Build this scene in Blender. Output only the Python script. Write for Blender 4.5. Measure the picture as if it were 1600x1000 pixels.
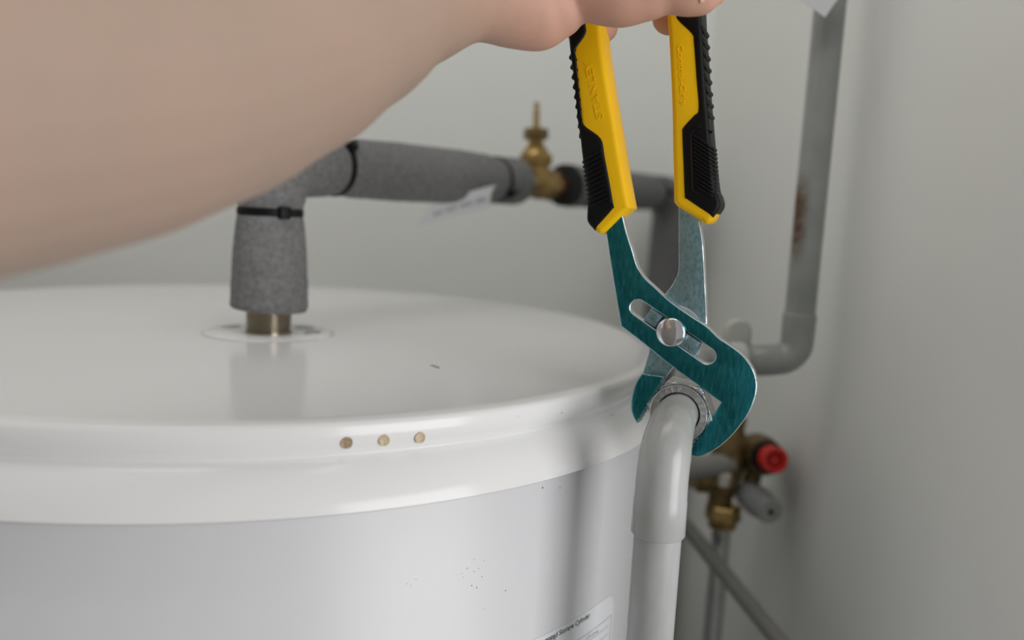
import bpy, bmesh, math, random
from mathutils import Vector, Matrix

for o in list(bpy.data.objects):
    bpy.data.objects.remove(o, do_unlink=True)
SC = bpy.context.scene
COL = SC.collection
MM = 0.001

# ------------------------------------------------------------------ camera
FPX, PITCH, ROLL = 1285.0, 0.129, 0.0525
CAM = Vector((0, 0, 1332.5))                       # millimetres everywhere below
_F = Vector((0, math.cos(PITCH), -math.sin(PITCH)))
_U0 = Vector((0, math.sin(PITCH), math.cos(PITCH)))
_R0 = Vector((1, 0, 0))
_c, _s = math.cos(ROLL), math.sin(ROLL)
_R = _R0 * _c + _U0 * _s
_U = -_R0 * _s + _U0 * _c
cd = bpy.data.cameras.new('camera')
cam = bpy.data.objects.new('camera', cd)
COL.objects.link(cam)
m = Matrix((( _R.x, _U.x, -_F.x, CAM.x * MM), (_R.y, _U.y, -_F.y, CAM.y * MM),
            (_R.z, _U.z, -_F.z, CAM.z * MM), (0, 0, 0, 1)))
cam.matrix_world = m
cd.sensor_width = 36.0
cd.lens = FPX / 1600 * 36
cd.clip_start = 0.01
cd.dof.use_dof = True
cd.dof.focus_distance = 0.362
cd.dof.aperture_fstop = 4.4
cd.dof.aperture_blades = 0
SC.camera = cam

# ------------------------------------------------------------------ light and exposure
w = bpy.data.worlds.new('world')
SC.world = w
w.use_nodes = True
bg = w.node_tree.nodes['Background']
bg.inputs[0].default_value = (0.93, 0.97, 1.0, 1)
bg.inputs[1].default_value = 0.31


def area(name, loc, target, sx, sy, power, color):
    ld = bpy.data.lights.new(name, 'AREA')
    ld.shape = 'RECTANGLE'
    ld.size, ld.size_y = sx, sy
    ld.energy = power
    ld.color = color
    o = bpy.data.objects.new(name, ld)
    COL.objects.link(o)
    o.location = loc
    d = Vector(target) - Vector(loc)
    o.rotation_euler = d.to_track_quat('-Z', 'Y').to_euler()
    return o


area('doorway_daylight', (1.27, -0.72, 1.30), (-0.05, 0.42, 1.22), 1.0, 1.3, 20.5, (1.0, 0.985, 0.965))
area('added_right_wall_fill', (-0.80, 0.50, 1.85), (0.23, 0.62, 1.20), 1.7, 1.2, 2.3, (1.0, 0.99, 0.96))  # added fill with no fitting, brightens the right wall
area('added_back_wall_fill', (-0.12, 0.24, 2.05), (-0.06, 1.0, 1.62), 0.6, 0.4, 2.0, (1.0, 0.985, 0.965))  # added fill that lifts the back wall; the cupboard has no such fitting
vs = SC.view_settings
vs.view_transform = 'Standard'
vs.look = 'None'
vs.gamma = 1.0
vs.exposure = 0.0
vs.use_curve_mapping = False
SC.cycles.use_denoising = True

# ------------------------------------------------------------------ pixel -> space helpers (photo is 1600 x 1000)


def ray(u, v):
    return _F + _R * ((u - 800) / FPX) + _U * ((500 - v) / FPX)


def PD(u, v, d):
    return CAM + ray(u, v) * d


def PPL(u, v, p0, n):
    r = ray(u, v)
    return CAM + r * ((p0 - CAM).dot(n) / r.dot(n))


def PZ(u, v, z):
    return PPL(u, v, Vector((0, 0, z)), Vector((0, 0, 1)))


def PCYL(u, v, c, R):
    r = ray(u, v)
    dx, dy = CAM.x - c[0], CAM.y - c[1]
    a = r.x ** 2 + r.y ** 2
    b = 2 * (dx * r.x + dy * r.y)
    q = dx * dx + dy * dy - R * R
    disc = max(b * b - 4 * a * q, 0)
    return CAM + r * ((-b - math.sqrt(disc)) / (2 * a))


def PJ(P):
    d = P - CAM
    z = d.dot(_F)
    return 800 + FPX * d.dot(_R) / z, 500 - FPX * d.dot(_U) / z


# ------------------------------------------------------------------ materials


def mat(name, color, rough=0.5, metal=0.0, spec=0.5, var=0.0, vscale=40, bump=0.0, bscale=300,
        color2=None, stretch=None, sss=0.0, coat=0.0, rvar=0.0, detail=4):
    mt = bpy.data.materials.new(name)
    mt.use_nodes = True
    nt = mt.node_tree
    b = nt.nodes['Principled BSDF']
    b.inputs['Base Color'].default_value = (*color, 1)
    b.inputs['Roughness'].default_value = rough
    b.inputs['Metallic'].default_value = metal
    b.inputs['Specular IOR Level'].default_value = spec
    if coat:
        b.inputs['Coat Weight'].default_value = coat
        b.inputs['Coat Roughness'].default_value = 0.08
    if sss:
        b.inputs['Subsurface Weight'].default_value = sss
        b.inputs['Subsurface Radius'].default_value = (0.006, 0.002, 0.001)
        b.inputs['Subsurface Scale'].default_value = 1.0
    tc = nt.nodes.new('ShaderNodeTexCoord')
    mp = nt.nodes.new('ShaderNodeMapping')
    nt.links.new(tc.outputs['Object'], mp.inputs['Vector'])
    if stretch:
        mp.inputs['Scale'].default_value = stretch
    if var or color2 or rvar:
        n = nt.nodes.new('ShaderNodeTexNoise')
        n.inputs['Scale'].default_value = vscale
        n.inputs['Detail'].default_value = detail
        nt.links.new(mp.outputs[0], n.inputs['Vector'])
        if var or color2:
            cr = nt.nodes.new('ShaderNodeValToRGB')
            c2 = color2 or tuple(min(1, x * (1 + var)) for x in color)
            c1 = color if color2 else tuple(x * (1 - var) for x in color)
            cr.color_ramp.elements[0].color = (*c1, 1)
            cr.color_ramp.elements[1].color = (*c2, 1)
            cr.color_ramp.elements[0].position = 0.32
            cr.color_ramp.elements[1].position = 0.68
            nt.links.new(n.outputs[0], cr.inputs[0])
            nt.links.new(cr.outputs[0], b.inputs['Base Color'])
        if rvar:
            mr = nt.nodes.new('ShaderNodeMapRange')
            mr.inputs[1].default_value = 0.3
            mr.inputs[2].default_value = 0.7
            mr.inputs[3].default_value = max(0.02, rough - rvar)
            mr.inputs[4].default_value = rough + rvar
            nt.links.new(n.outputs[0], mr.inputs[0])
            nt.links.new(mr.outputs[0], b.inputs['Roughness'])
    if bump:
        n2 = nt.nodes.new('ShaderNodeTexNoise')
        n2.inputs['Scale'].default_value = bscale
        n2.inputs['Detail'].default_value = 5
        nt.links.new(mp.outputs[0], n2.inputs['Vector'])
        bp = nt.nodes.new('ShaderNodeBump')
        bp.inputs['Strength'].default_value = bump
        bp.inputs['Distance'].default_value = 0.001
        nt.links.new(n2.outputs[0], bp.inputs['Height'])
        nt.links.new(bp.outputs[0], b.inputs['Normal'])
    return mt


M = {}
M['wall'] = mat('wall_paint', (0.84, 0.85, 0.825), 0.75, var=0.012, vscale=3, bump=0.06, bscale=220)
M['bounce_grey'] = mat('bounce_cutting_grey', (0.50, 0.48, 0.45), 0.85, var=0.08, vscale=5)  # grey picked to cut bounce light from the unseen left side
M['floor'] = mat('floor_board', (0.42, 0.36, 0.30), 0.6, var=0.1, vscale=8)
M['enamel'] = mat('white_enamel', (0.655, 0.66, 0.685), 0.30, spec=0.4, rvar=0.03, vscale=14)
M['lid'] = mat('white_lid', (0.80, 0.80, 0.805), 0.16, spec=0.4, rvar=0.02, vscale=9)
M['foam'] = mat('grey_foam', (0.145, 0.145, 0.148), 0.9, spec=0.25, color2=(0.22, 0.22, 0.223), vscale=330, bump=0.5, bscale=900)
M['foam_dark'] = mat('foam_end', (0.028, 0.03, 0.027), 0.95, spec=0.1, var=0.2, vscale=400)
M['black'] = mat('black_nylon', (0.004, 0.004, 0.005), 0.5, spec=0.2, var=0.2)
M['rubber'] = mat('black_rubber', (0.004, 0.004, 0.0045), 0.45, spec=0.2, var=0.15, vscale=200, bump=0.08, bscale=1500)
M['yellow'] = mat('yellow_grip', (0.98, 0.57, 0.004), 0.42, spec=0.25, var=0.03, vscale=60)
M['brass'] = mat('aged_brass', (0.22, 0.145, 0.05), 0.36, 1.0, color2=(0.48, 0.33, 0.13), vscale=90, bump=0.1)
M['brass_dark'] = mat('dull_brass', (0.12, 0.085, 0.035), 0.5, 0.9, color2=(0.3, 0.215, 0.1), vscale=70, bump=0.15)
M['thread'] = mat('nickel_brass', (0.36, 0.325, 0.265), 0.22, 1.0, color2=(0.52, 0.475, 0.39), vscale=60)
M['copper'] = mat('copper', (0.55, 0.27, 0.15), 0.3, 1.0, var=0.1)
M['red'] = mat('red_plastic', (0.70, 0.035, 0.03), 0.4, spec=0.4, var=0.06)
M['pvc'] = mat('grey_pvc', (0.34, 0.345, 0.335), 0.24, spec=0.5, color2=(0.54, 0.56, 0.57), vscale=30, stretch=(1, 1, 0.35), bump=0.05, bscale=200)
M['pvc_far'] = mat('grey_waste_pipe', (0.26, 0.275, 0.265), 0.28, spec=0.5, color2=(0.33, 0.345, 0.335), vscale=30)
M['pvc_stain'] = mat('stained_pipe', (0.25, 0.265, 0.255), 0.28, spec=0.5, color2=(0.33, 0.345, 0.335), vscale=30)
M['grey_pipe'] = mat('grey_paint_pipe', (0.26, 0.26, 0.24), 0.5, var=0.06, vscale=20)
M['grey_cap'] = mat('grey_plastic', (0.36, 0.365, 0.365), 0.45, var=0.05, vscale=40)
M['clip'] = mat('pale_plastic', (0.50, 0.51, 0.47), 0.6, var=0.03)
M['steel_pipe'] = mat('chromed_copper', (0.55, 0.56, 0.56), 0.26, 0.85, var=0.08, vscale=30)
M['white_plastic'] = mat('cream_plastic', (0.62, 0.60, 0.50), 0.5, var=0.03)
M['chrome'] = mat('polished_chrome', (0.80, 0.80, 0.82), 0.13, 1.0, var=0.02)
M['nut'] = mat('cast_chrome_nut', (0.56, 0.555, 0.56), 0.28, 1.0, var=0.12, vscale=300, bump=0.35, bscale=900)
M['zinc'] = mat('zinc_teal_reflection', (0.016, 0.20, 0.24), 0.24, 1.0, color2=(0.045, 0.29, 0.335), vscale=700,  # dark teal reflection of the surroundings put into the plate's base colour
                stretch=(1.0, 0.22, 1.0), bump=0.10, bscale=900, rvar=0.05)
M['zinc_pale'] = mat('pale_zinc_plate', (0.25, 0.43, 0.48), 0.30, 1.0, color2=(0.37, 0.56, 0.62), vscale=800,
                     stretch=(1.0, 0.6, 1.0), bump=0.2, bscale=800, rvar=0.06)
M['edge'] = mat('bare_steel_edge', (0.80, 0.82, 0.83), 0.38, 1.0, var=0.05, vscale=100)
M['skin'] = mat('skin', (0.40, 0.30, 0.238), 0.55, spec=0.3, color2=(0.435, 0.31, 0.247), vscale=22, sss=0.12, bump=0.12, bscale=420)  # forearm tone lowered to offset strong light; the hand keeps its own redness
M['nail'] = mat('nail', (0.70, 0.47, 0.38), 0.3, spec=0.5, var=0.03)
M['paper'] = mat('paper', (0.74, 0.76, 0.79), 0.7, spec=0.2, var=0.015, vscale=30)
M['ink'] = mat('black_ink', (0.012, 0.012, 0.014), 0.6, var=0.05)
M['ink_grey'] = mat('grey_ink', (0.14, 0.14, 0.15), 0.6, var=0.05)
M['plug'] = mat('beige_foam_plug', (0.50, 0.40, 0.27), 0.85, spec=0.2, color2=(0.70, 0.60, 0.44), vscale=500, bump=0.5, bscale=1200)
M['plug2'] = mat('brown_foam_plug', (0.30, 0.22, 0.13), 0.85, spec=0.2, color2=(0.60, 0.50, 0.38), vscale=450, bump=0.5, bscale=1200)
M['speck'] = mat('dirt_speck', (0.09, 0.09, 0.09), 0.9, var=0.2)
M['groove'] = mat('lid_seam', (0.30, 0.30, 0.29), 0.5, var=0.2, vscale=120)


def redden(mt, x0, x1, col):
    """the palm side is naturally redder; the forearm is also darkened to offset strong light"""
    nt = mt.node_tree
    b = nt.nodes['Principled BSDF']
    src = b.inputs['Base Color'].links[0].from_socket
    tc = nt.nodes.new('ShaderNodeTexCoord')
    sp = nt.nodes.new('ShaderNodeSeparateXYZ')
    nt.links.new(tc.outputs['Object'], sp.inputs[0])
    mr = nt.nodes.new('ShaderNodeMapRange')
    mr.interpolation_type = 'SMOOTHSTEP'
    mr.inputs[1].default_value, mr.inputs[2].default_value = x0, x1
    nt.links.new(sp.outputs['X'], mr.inputs[0])
    mix = nt.nodes.new('ShaderNodeMix')
    mix.data_type = 'RGBA'
    nt.links.new(mr.outputs[0], mix.inputs[0])
    nt.links.new(src, mix.inputs[6])
    mix.inputs[7].default_value = (*col, 1)
    nt.links.new(mix.outputs[2], b.inputs['Base Color'])


redden(M['skin'], 0.195, 0.25, (0.60, 0.345, 0.262))


def add_stain(mt, base_col, z0, z1):
    """brown rust-like stain running down one side of the right pipe (a mark of the pipe itself)"""
    nt = mt.node_tree
    b = nt.nodes['Principled BSDF']
    src = b.inputs['Base Color'].links[0].from_socket
    tc = nt.nodes.new('ShaderNodeTexCoord')
    sp = nt.nodes.new('ShaderNodeSeparateXYZ')
    nt.links.new(tc.outputs['Object'], sp.inputs[0])
    n = nt.nodes.new('ShaderNodeTexNoise')
    n.inputs['Scale'].default_value = 240
    nt.links.new(tc.outputs['Object'], n.inputs['Vector'])
    mz = nt.nodes.new('ShaderNodeMapRange')
    mz.interpolation_type = 'SMOOTHSTEP'
    for i, x in enumerate((z1, z1 - 0.03, 0, 1)):
        mz.inputs[1 + i].default_value = x
    mz2 = nt.nodes.new('ShaderNodeMapRange')
    mz2.interpolation_type = 'SMOOTHSTEP'
    for i, x in enumerate((z0, z0 + 0.03, 0, 1)):
        mz2.inputs[1 + i].default_value = x
    mx = nt.nodes.new('ShaderNodeMapRange')
    mx.interpolation_type = 'SMOOTHSTEP'
    for i, x in enumerate((-0.002, -0.0095, 0, 1)):
        mx.inputs[1 + i].default_value = x
    nt.links.new(sp.outputs['Z'], mz.inputs[0])
    nt.links.new(sp.outputs['Z'], mz2.inputs[0])
    nt.links.new(sp.outputs['X'], mx.inputs[0])

    def mul(a, c):
        q = nt.nodes.new('ShaderNodeMath')
        q.operation = 'MULTIPLY'
        nt.links.new(a, q.inputs[0])
        nt.links.new(c, q.inputs[1])
        return q.outputs[0]
    f = mul(mul(mul(mz.outputs[0], mz2.outputs[0]), mx.outputs[0]), n.outputs[0])
    g = nt.nodes.new('ShaderNodeMath')
    g.operation = 'MULTIPLY'
    g.inputs[1].default_value = 1.9
    g.use_clamp = True
    nt.links.new(f, g.inputs[0])
    mix = nt.nodes.new('ShaderNodeMix')
    mix.data_type = 'RGBA'
    nt.links.new(g.outputs[0], mix.inputs[0])
    nt.links.new(src, mix.inputs[6])
    mix.inputs[7].default_value = (0.11, 0.062, 0.03, 1)
    nt.links.new(mix.outputs[2], b.inputs['Base Color'])


# ------------------------------------------------------------------ object helpers


def W(o):
    return (W(o.parent) @ o.matrix_basis) if o.parent else o.matrix_basis.copy()


def thing(name, label, cat, loc, rot=None, group=None):
    o = bpy.data.objects.new(name, None)
    COL.objects.link(o)
    o.empty_display_size = 0.02
    if rot is not None:
        o.matrix_basis = Matrix.Translation(Vector(loc) * MM) @ rot.to_4x4()
    else:
        o.location = Vector(loc) * MM
    tag(o, label, cat, group)
    return o


def tag(o, label=None, cat=None, group=None, kind=None):
    if label:
        o['label'] = label
    if cat:
        o['category'] = cat
    if group:
        o['group'] = group
    if kind:
        o['kind'] = kind
    return o


def finish(me, mt, smooth=35):
    me.materials.append(mt)
    if smooth:
        for p in me.polygons:
            p.use_smooth = True
        me.set_sharp_from_angle(angle=math.radians(smooth))


def link_mesh(name, me, parent):
    o = bpy.data.objects.new(name, me)
    COL.objects.link(o)
    if parent:
        o.parent = parent
    return o


def obj(name, vf, mt, parent=None, smooth=35, loc=None, label=None):
    """vf = (verts in world mm, faces)"""
    v, f = vf
    me = bpy.data.meshes.new(name)
    if parent:
        inv = W(parent).inverted()
        vv = [inv @ (Vector(p) * MM) for p in v]
    else:
        l = Vector(loc or (0, 0, 0)) * MM
        vv = [Vector(p) * MM - l for p in v]
    me.from_pydata([tuple(p) for p in vv], [], f)
    bm = bmesh.new()
    bm.from_mesh(me)
    bmesh.ops.recalc_face_normals(bm, faces=bm.faces)
    bm.to_mesh(me)
    bm.free()
    finish(me, mt, smooth)
    o = link_mesh(name, me, parent)
    if not parent and loc:
        o.location = Vector(loc) * MM
    if label:
        o['label'] = label
    return o


def join(*parts):
    V, Fa = [], []
    for v, f in parts:
        k = len(V)
        V += [Vector(p) for p in v]
        Fa += [tuple(i + k for i in q) for q in f]
    return V, Fa


def frame(d):
    d = Vector(d).normalized()
    a = Vector((0, 0, 1)) if abs(d.z) < 0.9 else Vector((1, 0, 0))
    x = a.cross(d).normalized()
    return x, d.cross(x).normalized(), d


def lathe(profile, origin, axis, n=48, cap=True, phase=0.0):
    x, y, d = frame(axis)
    o = Vector(origin)
    V, Fa = [], []
    for r, h in profile:
        for i in range(n):
            t = 2 * math.pi * i / n + phase
            V.append(o + d * h + (x * math.cos(t) + y * math.sin(t)) * r)
    m_ = len(profile)
    for j in range(m_ - 1):
        for i in range(n):
            k = (i + 1) % n
            Fa.append((j * n + i, j * n + k, (j + 1) * n + k, (j + 1) * n + i))
    if cap:
        Fa.append(tuple(range(n)))
        Fa.append(tuple((m_ - 1) * n + i for i in range(n)))
    return V, Fa


def hexa(af, h0, h1, origin, axis, ch=1.0, phase=0.0):
    R = af / math.sqrt(3)
    n = 6
    return lathe([(R - ch, h0), (R, h0 + ch), (R, h1 - ch), (R - ch, h1)], origin, axis, n, True, phase)


def tube(path, radii, n=32, cap=True, bore=None):
    P = [Vector(p) for p in path]
    if not isinstance(radii, (list, tuple)):
        radii = [radii] * len(P)
    T = []
    for i in range(len(P)):
        a = P[max(i - 1, 0)]
        b = P[min(i + 1, len(P) - 1)]
        T.append((b - a).normalized())
    x, y, d = frame(T[0])
    V, Fa = [], []
    for i in range(len(P)):
        if i:
            q = T[i - 1].rotation_difference(T[i])
            x = q @ x
            x = (x - T[i] * x.dot(T[i])).normalized()
        y = T[i].cross(x)
        for k in range(n):
            t = 2 * math.pi * k / n
            V.append(P[i] + (x * math.cos(t) + y * math.sin(t)) * radii[i])
    for j in range(len(P) - 1):
        for i in range(n):
            k = (i + 1) % n
            Fa.append((j * n + i, j * n + k, (j + 1) * n + k, (j + 1) * n + i))
    if cap:
        Fa.append(tuple(range(n)))
        Fa.append(tuple((len(P) - 1) * n + i for i in range(n)))
    return V, Fa


def arc_path(a, corner, b, r, n=10):
    """a -> corner -> b with a rounded corner of radius r"""
    a, c, b = Vector(a), Vector(corner), Vector(b)
    d1, d2 = (a - c).normalized(), (b - c).normalized()
    ang = d1.angle(d2)
    t = r / math.tan(ang / 2)
    p1, p2 = c + d1 * t, c + d2 * t
    ctr = c + (d1 + d2).normalized() * (r / math.sin(ang / 2))
    v1, v2 = p1 - ctr, p2 - ctr
    tot = v1.angle(v2)
    ax = v1.cross(v2).normalized()
    out = []
    for i in range(n + 1):
        out.append(ctr + Matrix.Rotation(tot * i / n, 3, ax) @ v1)
    return out


def box(c, ax, ay, az, sx, sy, sz, ch=0.0):
    c = Vector(c)
    ax, ay, az = [Vector(q).normalized() for q in (ax, ay, az)]
    V = []
    if not ch:
        for k in (-1, 1):
            for j in (-1, 1):
                for i in (-1, 1):
                    V.append(c + ax * (i * sx / 2) + ay * (j * sy / 2) + az * (k * sz / 2))
        return V, [(0, 2, 3, 1), (4, 5, 7, 6), (0, 1, 5, 4), (2, 6, 7, 3), (0, 4, 6, 2), (1, 3, 7, 5)]
    bm = bmesh.new()
    bmesh.ops.create_cube(bm, size=1)
    bmesh.ops.scale(bm, vec=(sx, sy, sz), verts=bm.verts)
    bmesh.ops.bevel(bm, geom=list(bm.edges), offset=ch, segments=2, affect='EDGES', profile=0.5)
    bm.verts.index_update()
    V = [c + ax * q.co.x + ay * q.co.y + az * q.co.z for q in bm.verts]
    Fa = [tuple(x.index for x in f.verts) for f in bm.faces]
    bm.free()
    return V, Fa


# ------------------------------------------------------------------ the setting
XR, YB, XL, YF, ZC = 234.0, 1062.0, -900.0, -1500.0, 2350.0


def wallbox(name, x0, x1, y0, y1, z0, z1, mt):
    c = ((x0 + x1) / 2, (y0 + y1) / 2, (z0 + z1) / 2)
    o = obj(name, box(c, (1, 0, 0), (0, 1, 0), (0, 0, 1), x1 - x0, y1 - y0, z1 - z0), mt, smooth=0)
    o['kind'] = 'structure'
    return o


wallbox('wall_back', XL - 100, XR + 100, YB, YB + 100, -50, ZC + 50, M['wall'])
wallbox('wall_right', XR, XR + 100, 270, YB, -50, ZC + 50, M['wall'])
wallbox('wall_left', XL - 100, XL, -150, YB, -50, ZC + 50, M['bounce_grey'])
wallbox('unseen_light_blocker', XL - 100, -140, -430, -330, -50, ZC + 50, M['bounce_grey'])  # unseen panel added to block light from the front left
wallbox('floor', XL - 100, XR + 1200, -2500, YB + 100, -50, 0, M['floor'])
wallbox('ceiling', XL - 100, XR + 100, 0, YB + 100, ZC, ZC + 50, M['wall'])

# ------------------------------------------------------------------ hot water cylinder
TC = Vector((-171.0, 549.0, 0))
ZL = 1250.0
cyl = thing('water_cylinder', 'large round white hot water cylinder with stepped lid', 'water cylinder', TC)
RB = 271.5
obj('body', lathe([(260, 8), (RB, 14), (RB, 1216), (RB - 4, 1222), (RB - 12, 1224)], TC, (0, 0, 1), 160), M['enamel'], cyl)
obj('base_ring', lathe([(262, 0), (264, 3), (264, 9), (258, 12)], TC, (0, 0, 1), 96), M['grey_cap'], cyl)
lidp = [(1, ZL), (150, ZL), (255, ZL), (262.6, ZL - 0.25), (264.3, ZL - 0.9), (265.1, ZL - 2.6), (264.9, ZL - 7), (264.2, ZL - 10.5),
        (262.6, ZL - 12.6), (261.8, ZL - 13.8), (262.2, ZL - 15.0), (264.4, ZL - 16.4), (268.5, ZL - 20.5),
        (272.2, ZL - 26), (274.6, ZL - 31.5), (275.0, ZL - 33.0), (274.3, ZL - 33.6), (272.2, ZL - 33.4), (272.0, ZL - 26), (1, ZL - 25)]
lid = obj('lid', lathe(lidp, TC, (0, 0, 1), 200), M['lid'], cyl, smooth=50)

fb = PZ(420, 519, ZL)                                  # where the outlet leaves the lid
# cut-out seam around the outlet: a very low disc with its own edge, and the gap beside the fitting
obj('outlet_disc', lathe([(1, ZL + 0.12), (39.6, ZL + 0.12), (39.8, ZL + 0.06), (39.9, ZL - 0.6), (1, ZL - 0.6)], (fb.x, fb.y, 0), (0, 0, 1), 72),
    M['lid'], lid)


def ring_arc(a0, a1, r0, r1, z, c, n=24):
    V, Fa = [], []
    for i in range(n + 1):
        t = math.radians(a0 + (a1 - a0) * i / n)
        tp = math.sin(math.pi * i / n) ** 0.5
        for r, zz in ((r0, z - 0.3), (r0 + (r1 - r0) * tp + 0.02, z - 0.3), (r0 + (r1 - r0) * tp + 0.02, z), (r0, z)):
            V.append(Vector((c.x + r * math.cos(t), c.y + r * math.sin(t), zz)))
    for i in range(n):
        for k in range(4):
            a, b = i * 4 + k, i * 4 + (k + 1) % 4
            Fa.append((a, b, b + 4, a + 4))
    Fa += [(0, 1, 2, 3), (n * 4, n * 4 + 1, n * 4 + 2, n * 4 + 3)]
    return V, Fa


obj('outlet_seam', join(ring_arc(-172, -95, 39.6, 40.3, ZL + 0.16, fb), ring_arc(-75, -25, 39.6, 40.2, ZL + 0.16, fb),
                        ring_arc(-8, 28, 39.0, 40.0, ZL + 0.16, fb)), M['groove'], lid, label='grey cut line round the outlet')
# ragged dark gaps at both sides of the threaded stub


def blob(u, v, pts, z, h=0.3):
    vs_ = [PZ(u + a, v + b, z) for a, b in pts]
    n = len(vs_)
    V = vs_ + [p - Vector((0, 0, h)) for p in vs_]
    Fa = [tuple(range(n)), tuple(range(n, 2 * n))] + [(i, (i + 1) % n, (i + 1) % n + n, i + n) for i in range(n)]
    return V, Fa


gaps = (blob(475, 511, [(-16, -1), (-6, -4), (6, -2), (17, 0), (12, 3), (2, 2.5), (-8, 1.5)], ZL + 0.32),
            blob(486, 519, [(-12, 0), (-4, -2), (8, -3), (17, -2), (14, 1), (2, 1), (-6, 3)], ZL + 0.32),
            blob(360, 511, [(-14, 0), (0, -3), (16, -4), (12, -1), (0, 1)], ZL + 0.32))
for g_ in gaps:
    obj('outlet_gap', g_, M['groove'], lid, label='dark ragged gap beside the threaded outlet')

# three foam-filled holes in the rim of the lid
for i, (u, v) in enumerate(((542, 692), (600.5, 688), (656.5, 684))):
    p = PCYL(u, v, TC, 265.0)
    nrm = Vector((p.x - TC.x, p.y - TC.y, 0)).normalized()
    pr = [(0.05, -0.15), (0.9, -0.25), (1.5, -0.05), (2.0, 0.35), (2.35, 0.22), (2.42, -1.5)]
    o = obj('foam_plug', lathe(pr, p, nrm, 20), M['plug2' if i == 0 else 'plug'], lid, label='beige foam plug in the rim')

# specks of dirt on the body, lid and rim
random.seed(4)
sp = []


def speck_on(u, v, r, R):
    p = PCYL(u, v, TC, R)
    nrm = Vector((p.x - TC.x, p.y - TC.y, 0)).normalized()
    return lathe([(r * 0.98, -0.3), (r, 0.02), (r * 0.6, 0.09)], p, nrm, 8)


for u, v in ((741, 874), (756, 876), (741, 893), (722, 896), (724, 902), (753, 901), (737, 915), (745, 918), (790, 923), (756, 952), (730, 888), (748, 888),
             (636, 912), (642, 915), (650, 905), (875, 762), (900, 858)):
    sp.append(speck_on(u, v, random.uniform(0.14, 0.3), RB))
sp.append(speck_on(848, 762, 0.42, RB))
obj('speck', join(*sp), M['speck'], cyl)['kind'] = 'stuff'
sp2 = [blob(679, 572, [(-8, -2), (0, -1), (6, 2), (0, 1.2)], ZL + 0.12), blob(684, 574, [(-3, -1), (1, -1), (3, 1), (0, 1)], ZL + 0.12)]
for u, v in ((957, 648), (810, 650), (878, 645)):
    sp2.append(speck_on(u, v, 0.25, 264.9))
obj('speck', join(*sp2), M['speck'], lid)['kind'] = 'stuff'

# rating label wrapped on the body
pa = PCYL(944, 939, TC, RB)
pb = PCYL(957, 965, TC, RB)


def ang(p):
    return math.atan2(p.y - TC.y, p.x - TC.x)


A1 = ang(pb)                      # right edge of the label
ZT = pa.z + 1.0


def cylpt(s, z, off):
    t = A1 + s / RB
    return Vector((TC.x + (RB + off) * math.cos(t), TC.y + (RB + off) * math.sin(t), z))


def cyl_patch(s0, s1, z0, z1, off, th=0.25, cr=0.0, n=24):
    """patch on the cylinder with an optional rounded / cut upper right corner (s1 side)"""
    out = [(s0, z0)]
    out += [(s0 + (s1 - s0) * i / n, z0) for i in range(1, n)]
    out += [(s1, z0)]
    if cr:
        out += [(s1, z1 - cr), (s1 - cr * 0.12, z1 - cr * 0.62), (s1 - cr * 0.4, z1 - cr * 0.2), (s1 - cr, z1)]
    else:
        out += [(s1, z1)]
    out += [(s1 - cr + (s0 - s1 + cr) * i / n, z1) for i in range(1, n)] + [(s0, z1)]
    return out


def ribbon(s0, s1, z0, z1, off, th, n=20):
    V, Fa = [], []
    for i in range(n + 1):
        s = s0 + (s1 - s0) * i / n
        V += [cylpt(s, z0, off), cylpt(s, z1, off), cylpt(s, z1, off + th), cylpt(s, z0, off + th)]
    for i in range(n):
        for k in range(4):
            a, b = i * 4 + k, i * 4 + (k + 1) % 4
            Fa.append((a, b, b + 4, a + 4))
    Fa += [(0, 1, 2, 3), tuple(n * 4 + k for k in range(4))]
    return V, Fa


lab = obj('rating_label', join(ribbon(-150, -4.5, ZT - 90, ZT, 0.05, 0.2, 40), ribbon(-4.5, -1.5, ZT - 90, ZT - 2.0, 0.05, 0.2, 2),
                               ribbon(-1.5, 0, ZT - 90, ZT - 6.0, 0.05, 0.2, 2)), M['paper'], cyl, label='white printed rating label')


def text_mesh(txt, size=1.0, bold=0.0, extrude=0.0):
    cu = bpy.data.curves.new('t', 'FONT')
    cu.body = txt
    cu.size = size
    cu.offset = bold
    cu.extrude = extrude
    cu.resolution_u = 3
    to = bpy.data.objects.new('t', cu)
    COL.objects.link(to)
    dg = bpy.context.evaluated_depsgraph_get()
    me = bpy.data.meshes.new_from_object(to.evaluated_get(dg))
    v = [p.co.copy() for p in me.vertices]
    f = [tuple(p.vertices) for p in me.polygons]
    bpy.data.objects.remove(to)
    bpy.data.curves.remove(cu)
    bpy.data.meshes.remove(me)
    x0, x1 = min(p.x for p in v), max(p.x for p in v)
    y0 = min(p.y for p in v)
    return [Vector((p.x - x0, p.y, p.z)) for p in v], f, x1 - x0


def label_text(txt, s_right, z, length, mt, bold=0.0, name='lettering', s_left=None):
    v, f, wd = text_mesh(txt, 1.0, bold)
    k = length / wd
    obj(name, ([cylpt(s_right - length + p.x * k, z + p.y * k, 0.3) for p in v], f), mt, lab, smooth=0)


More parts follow.
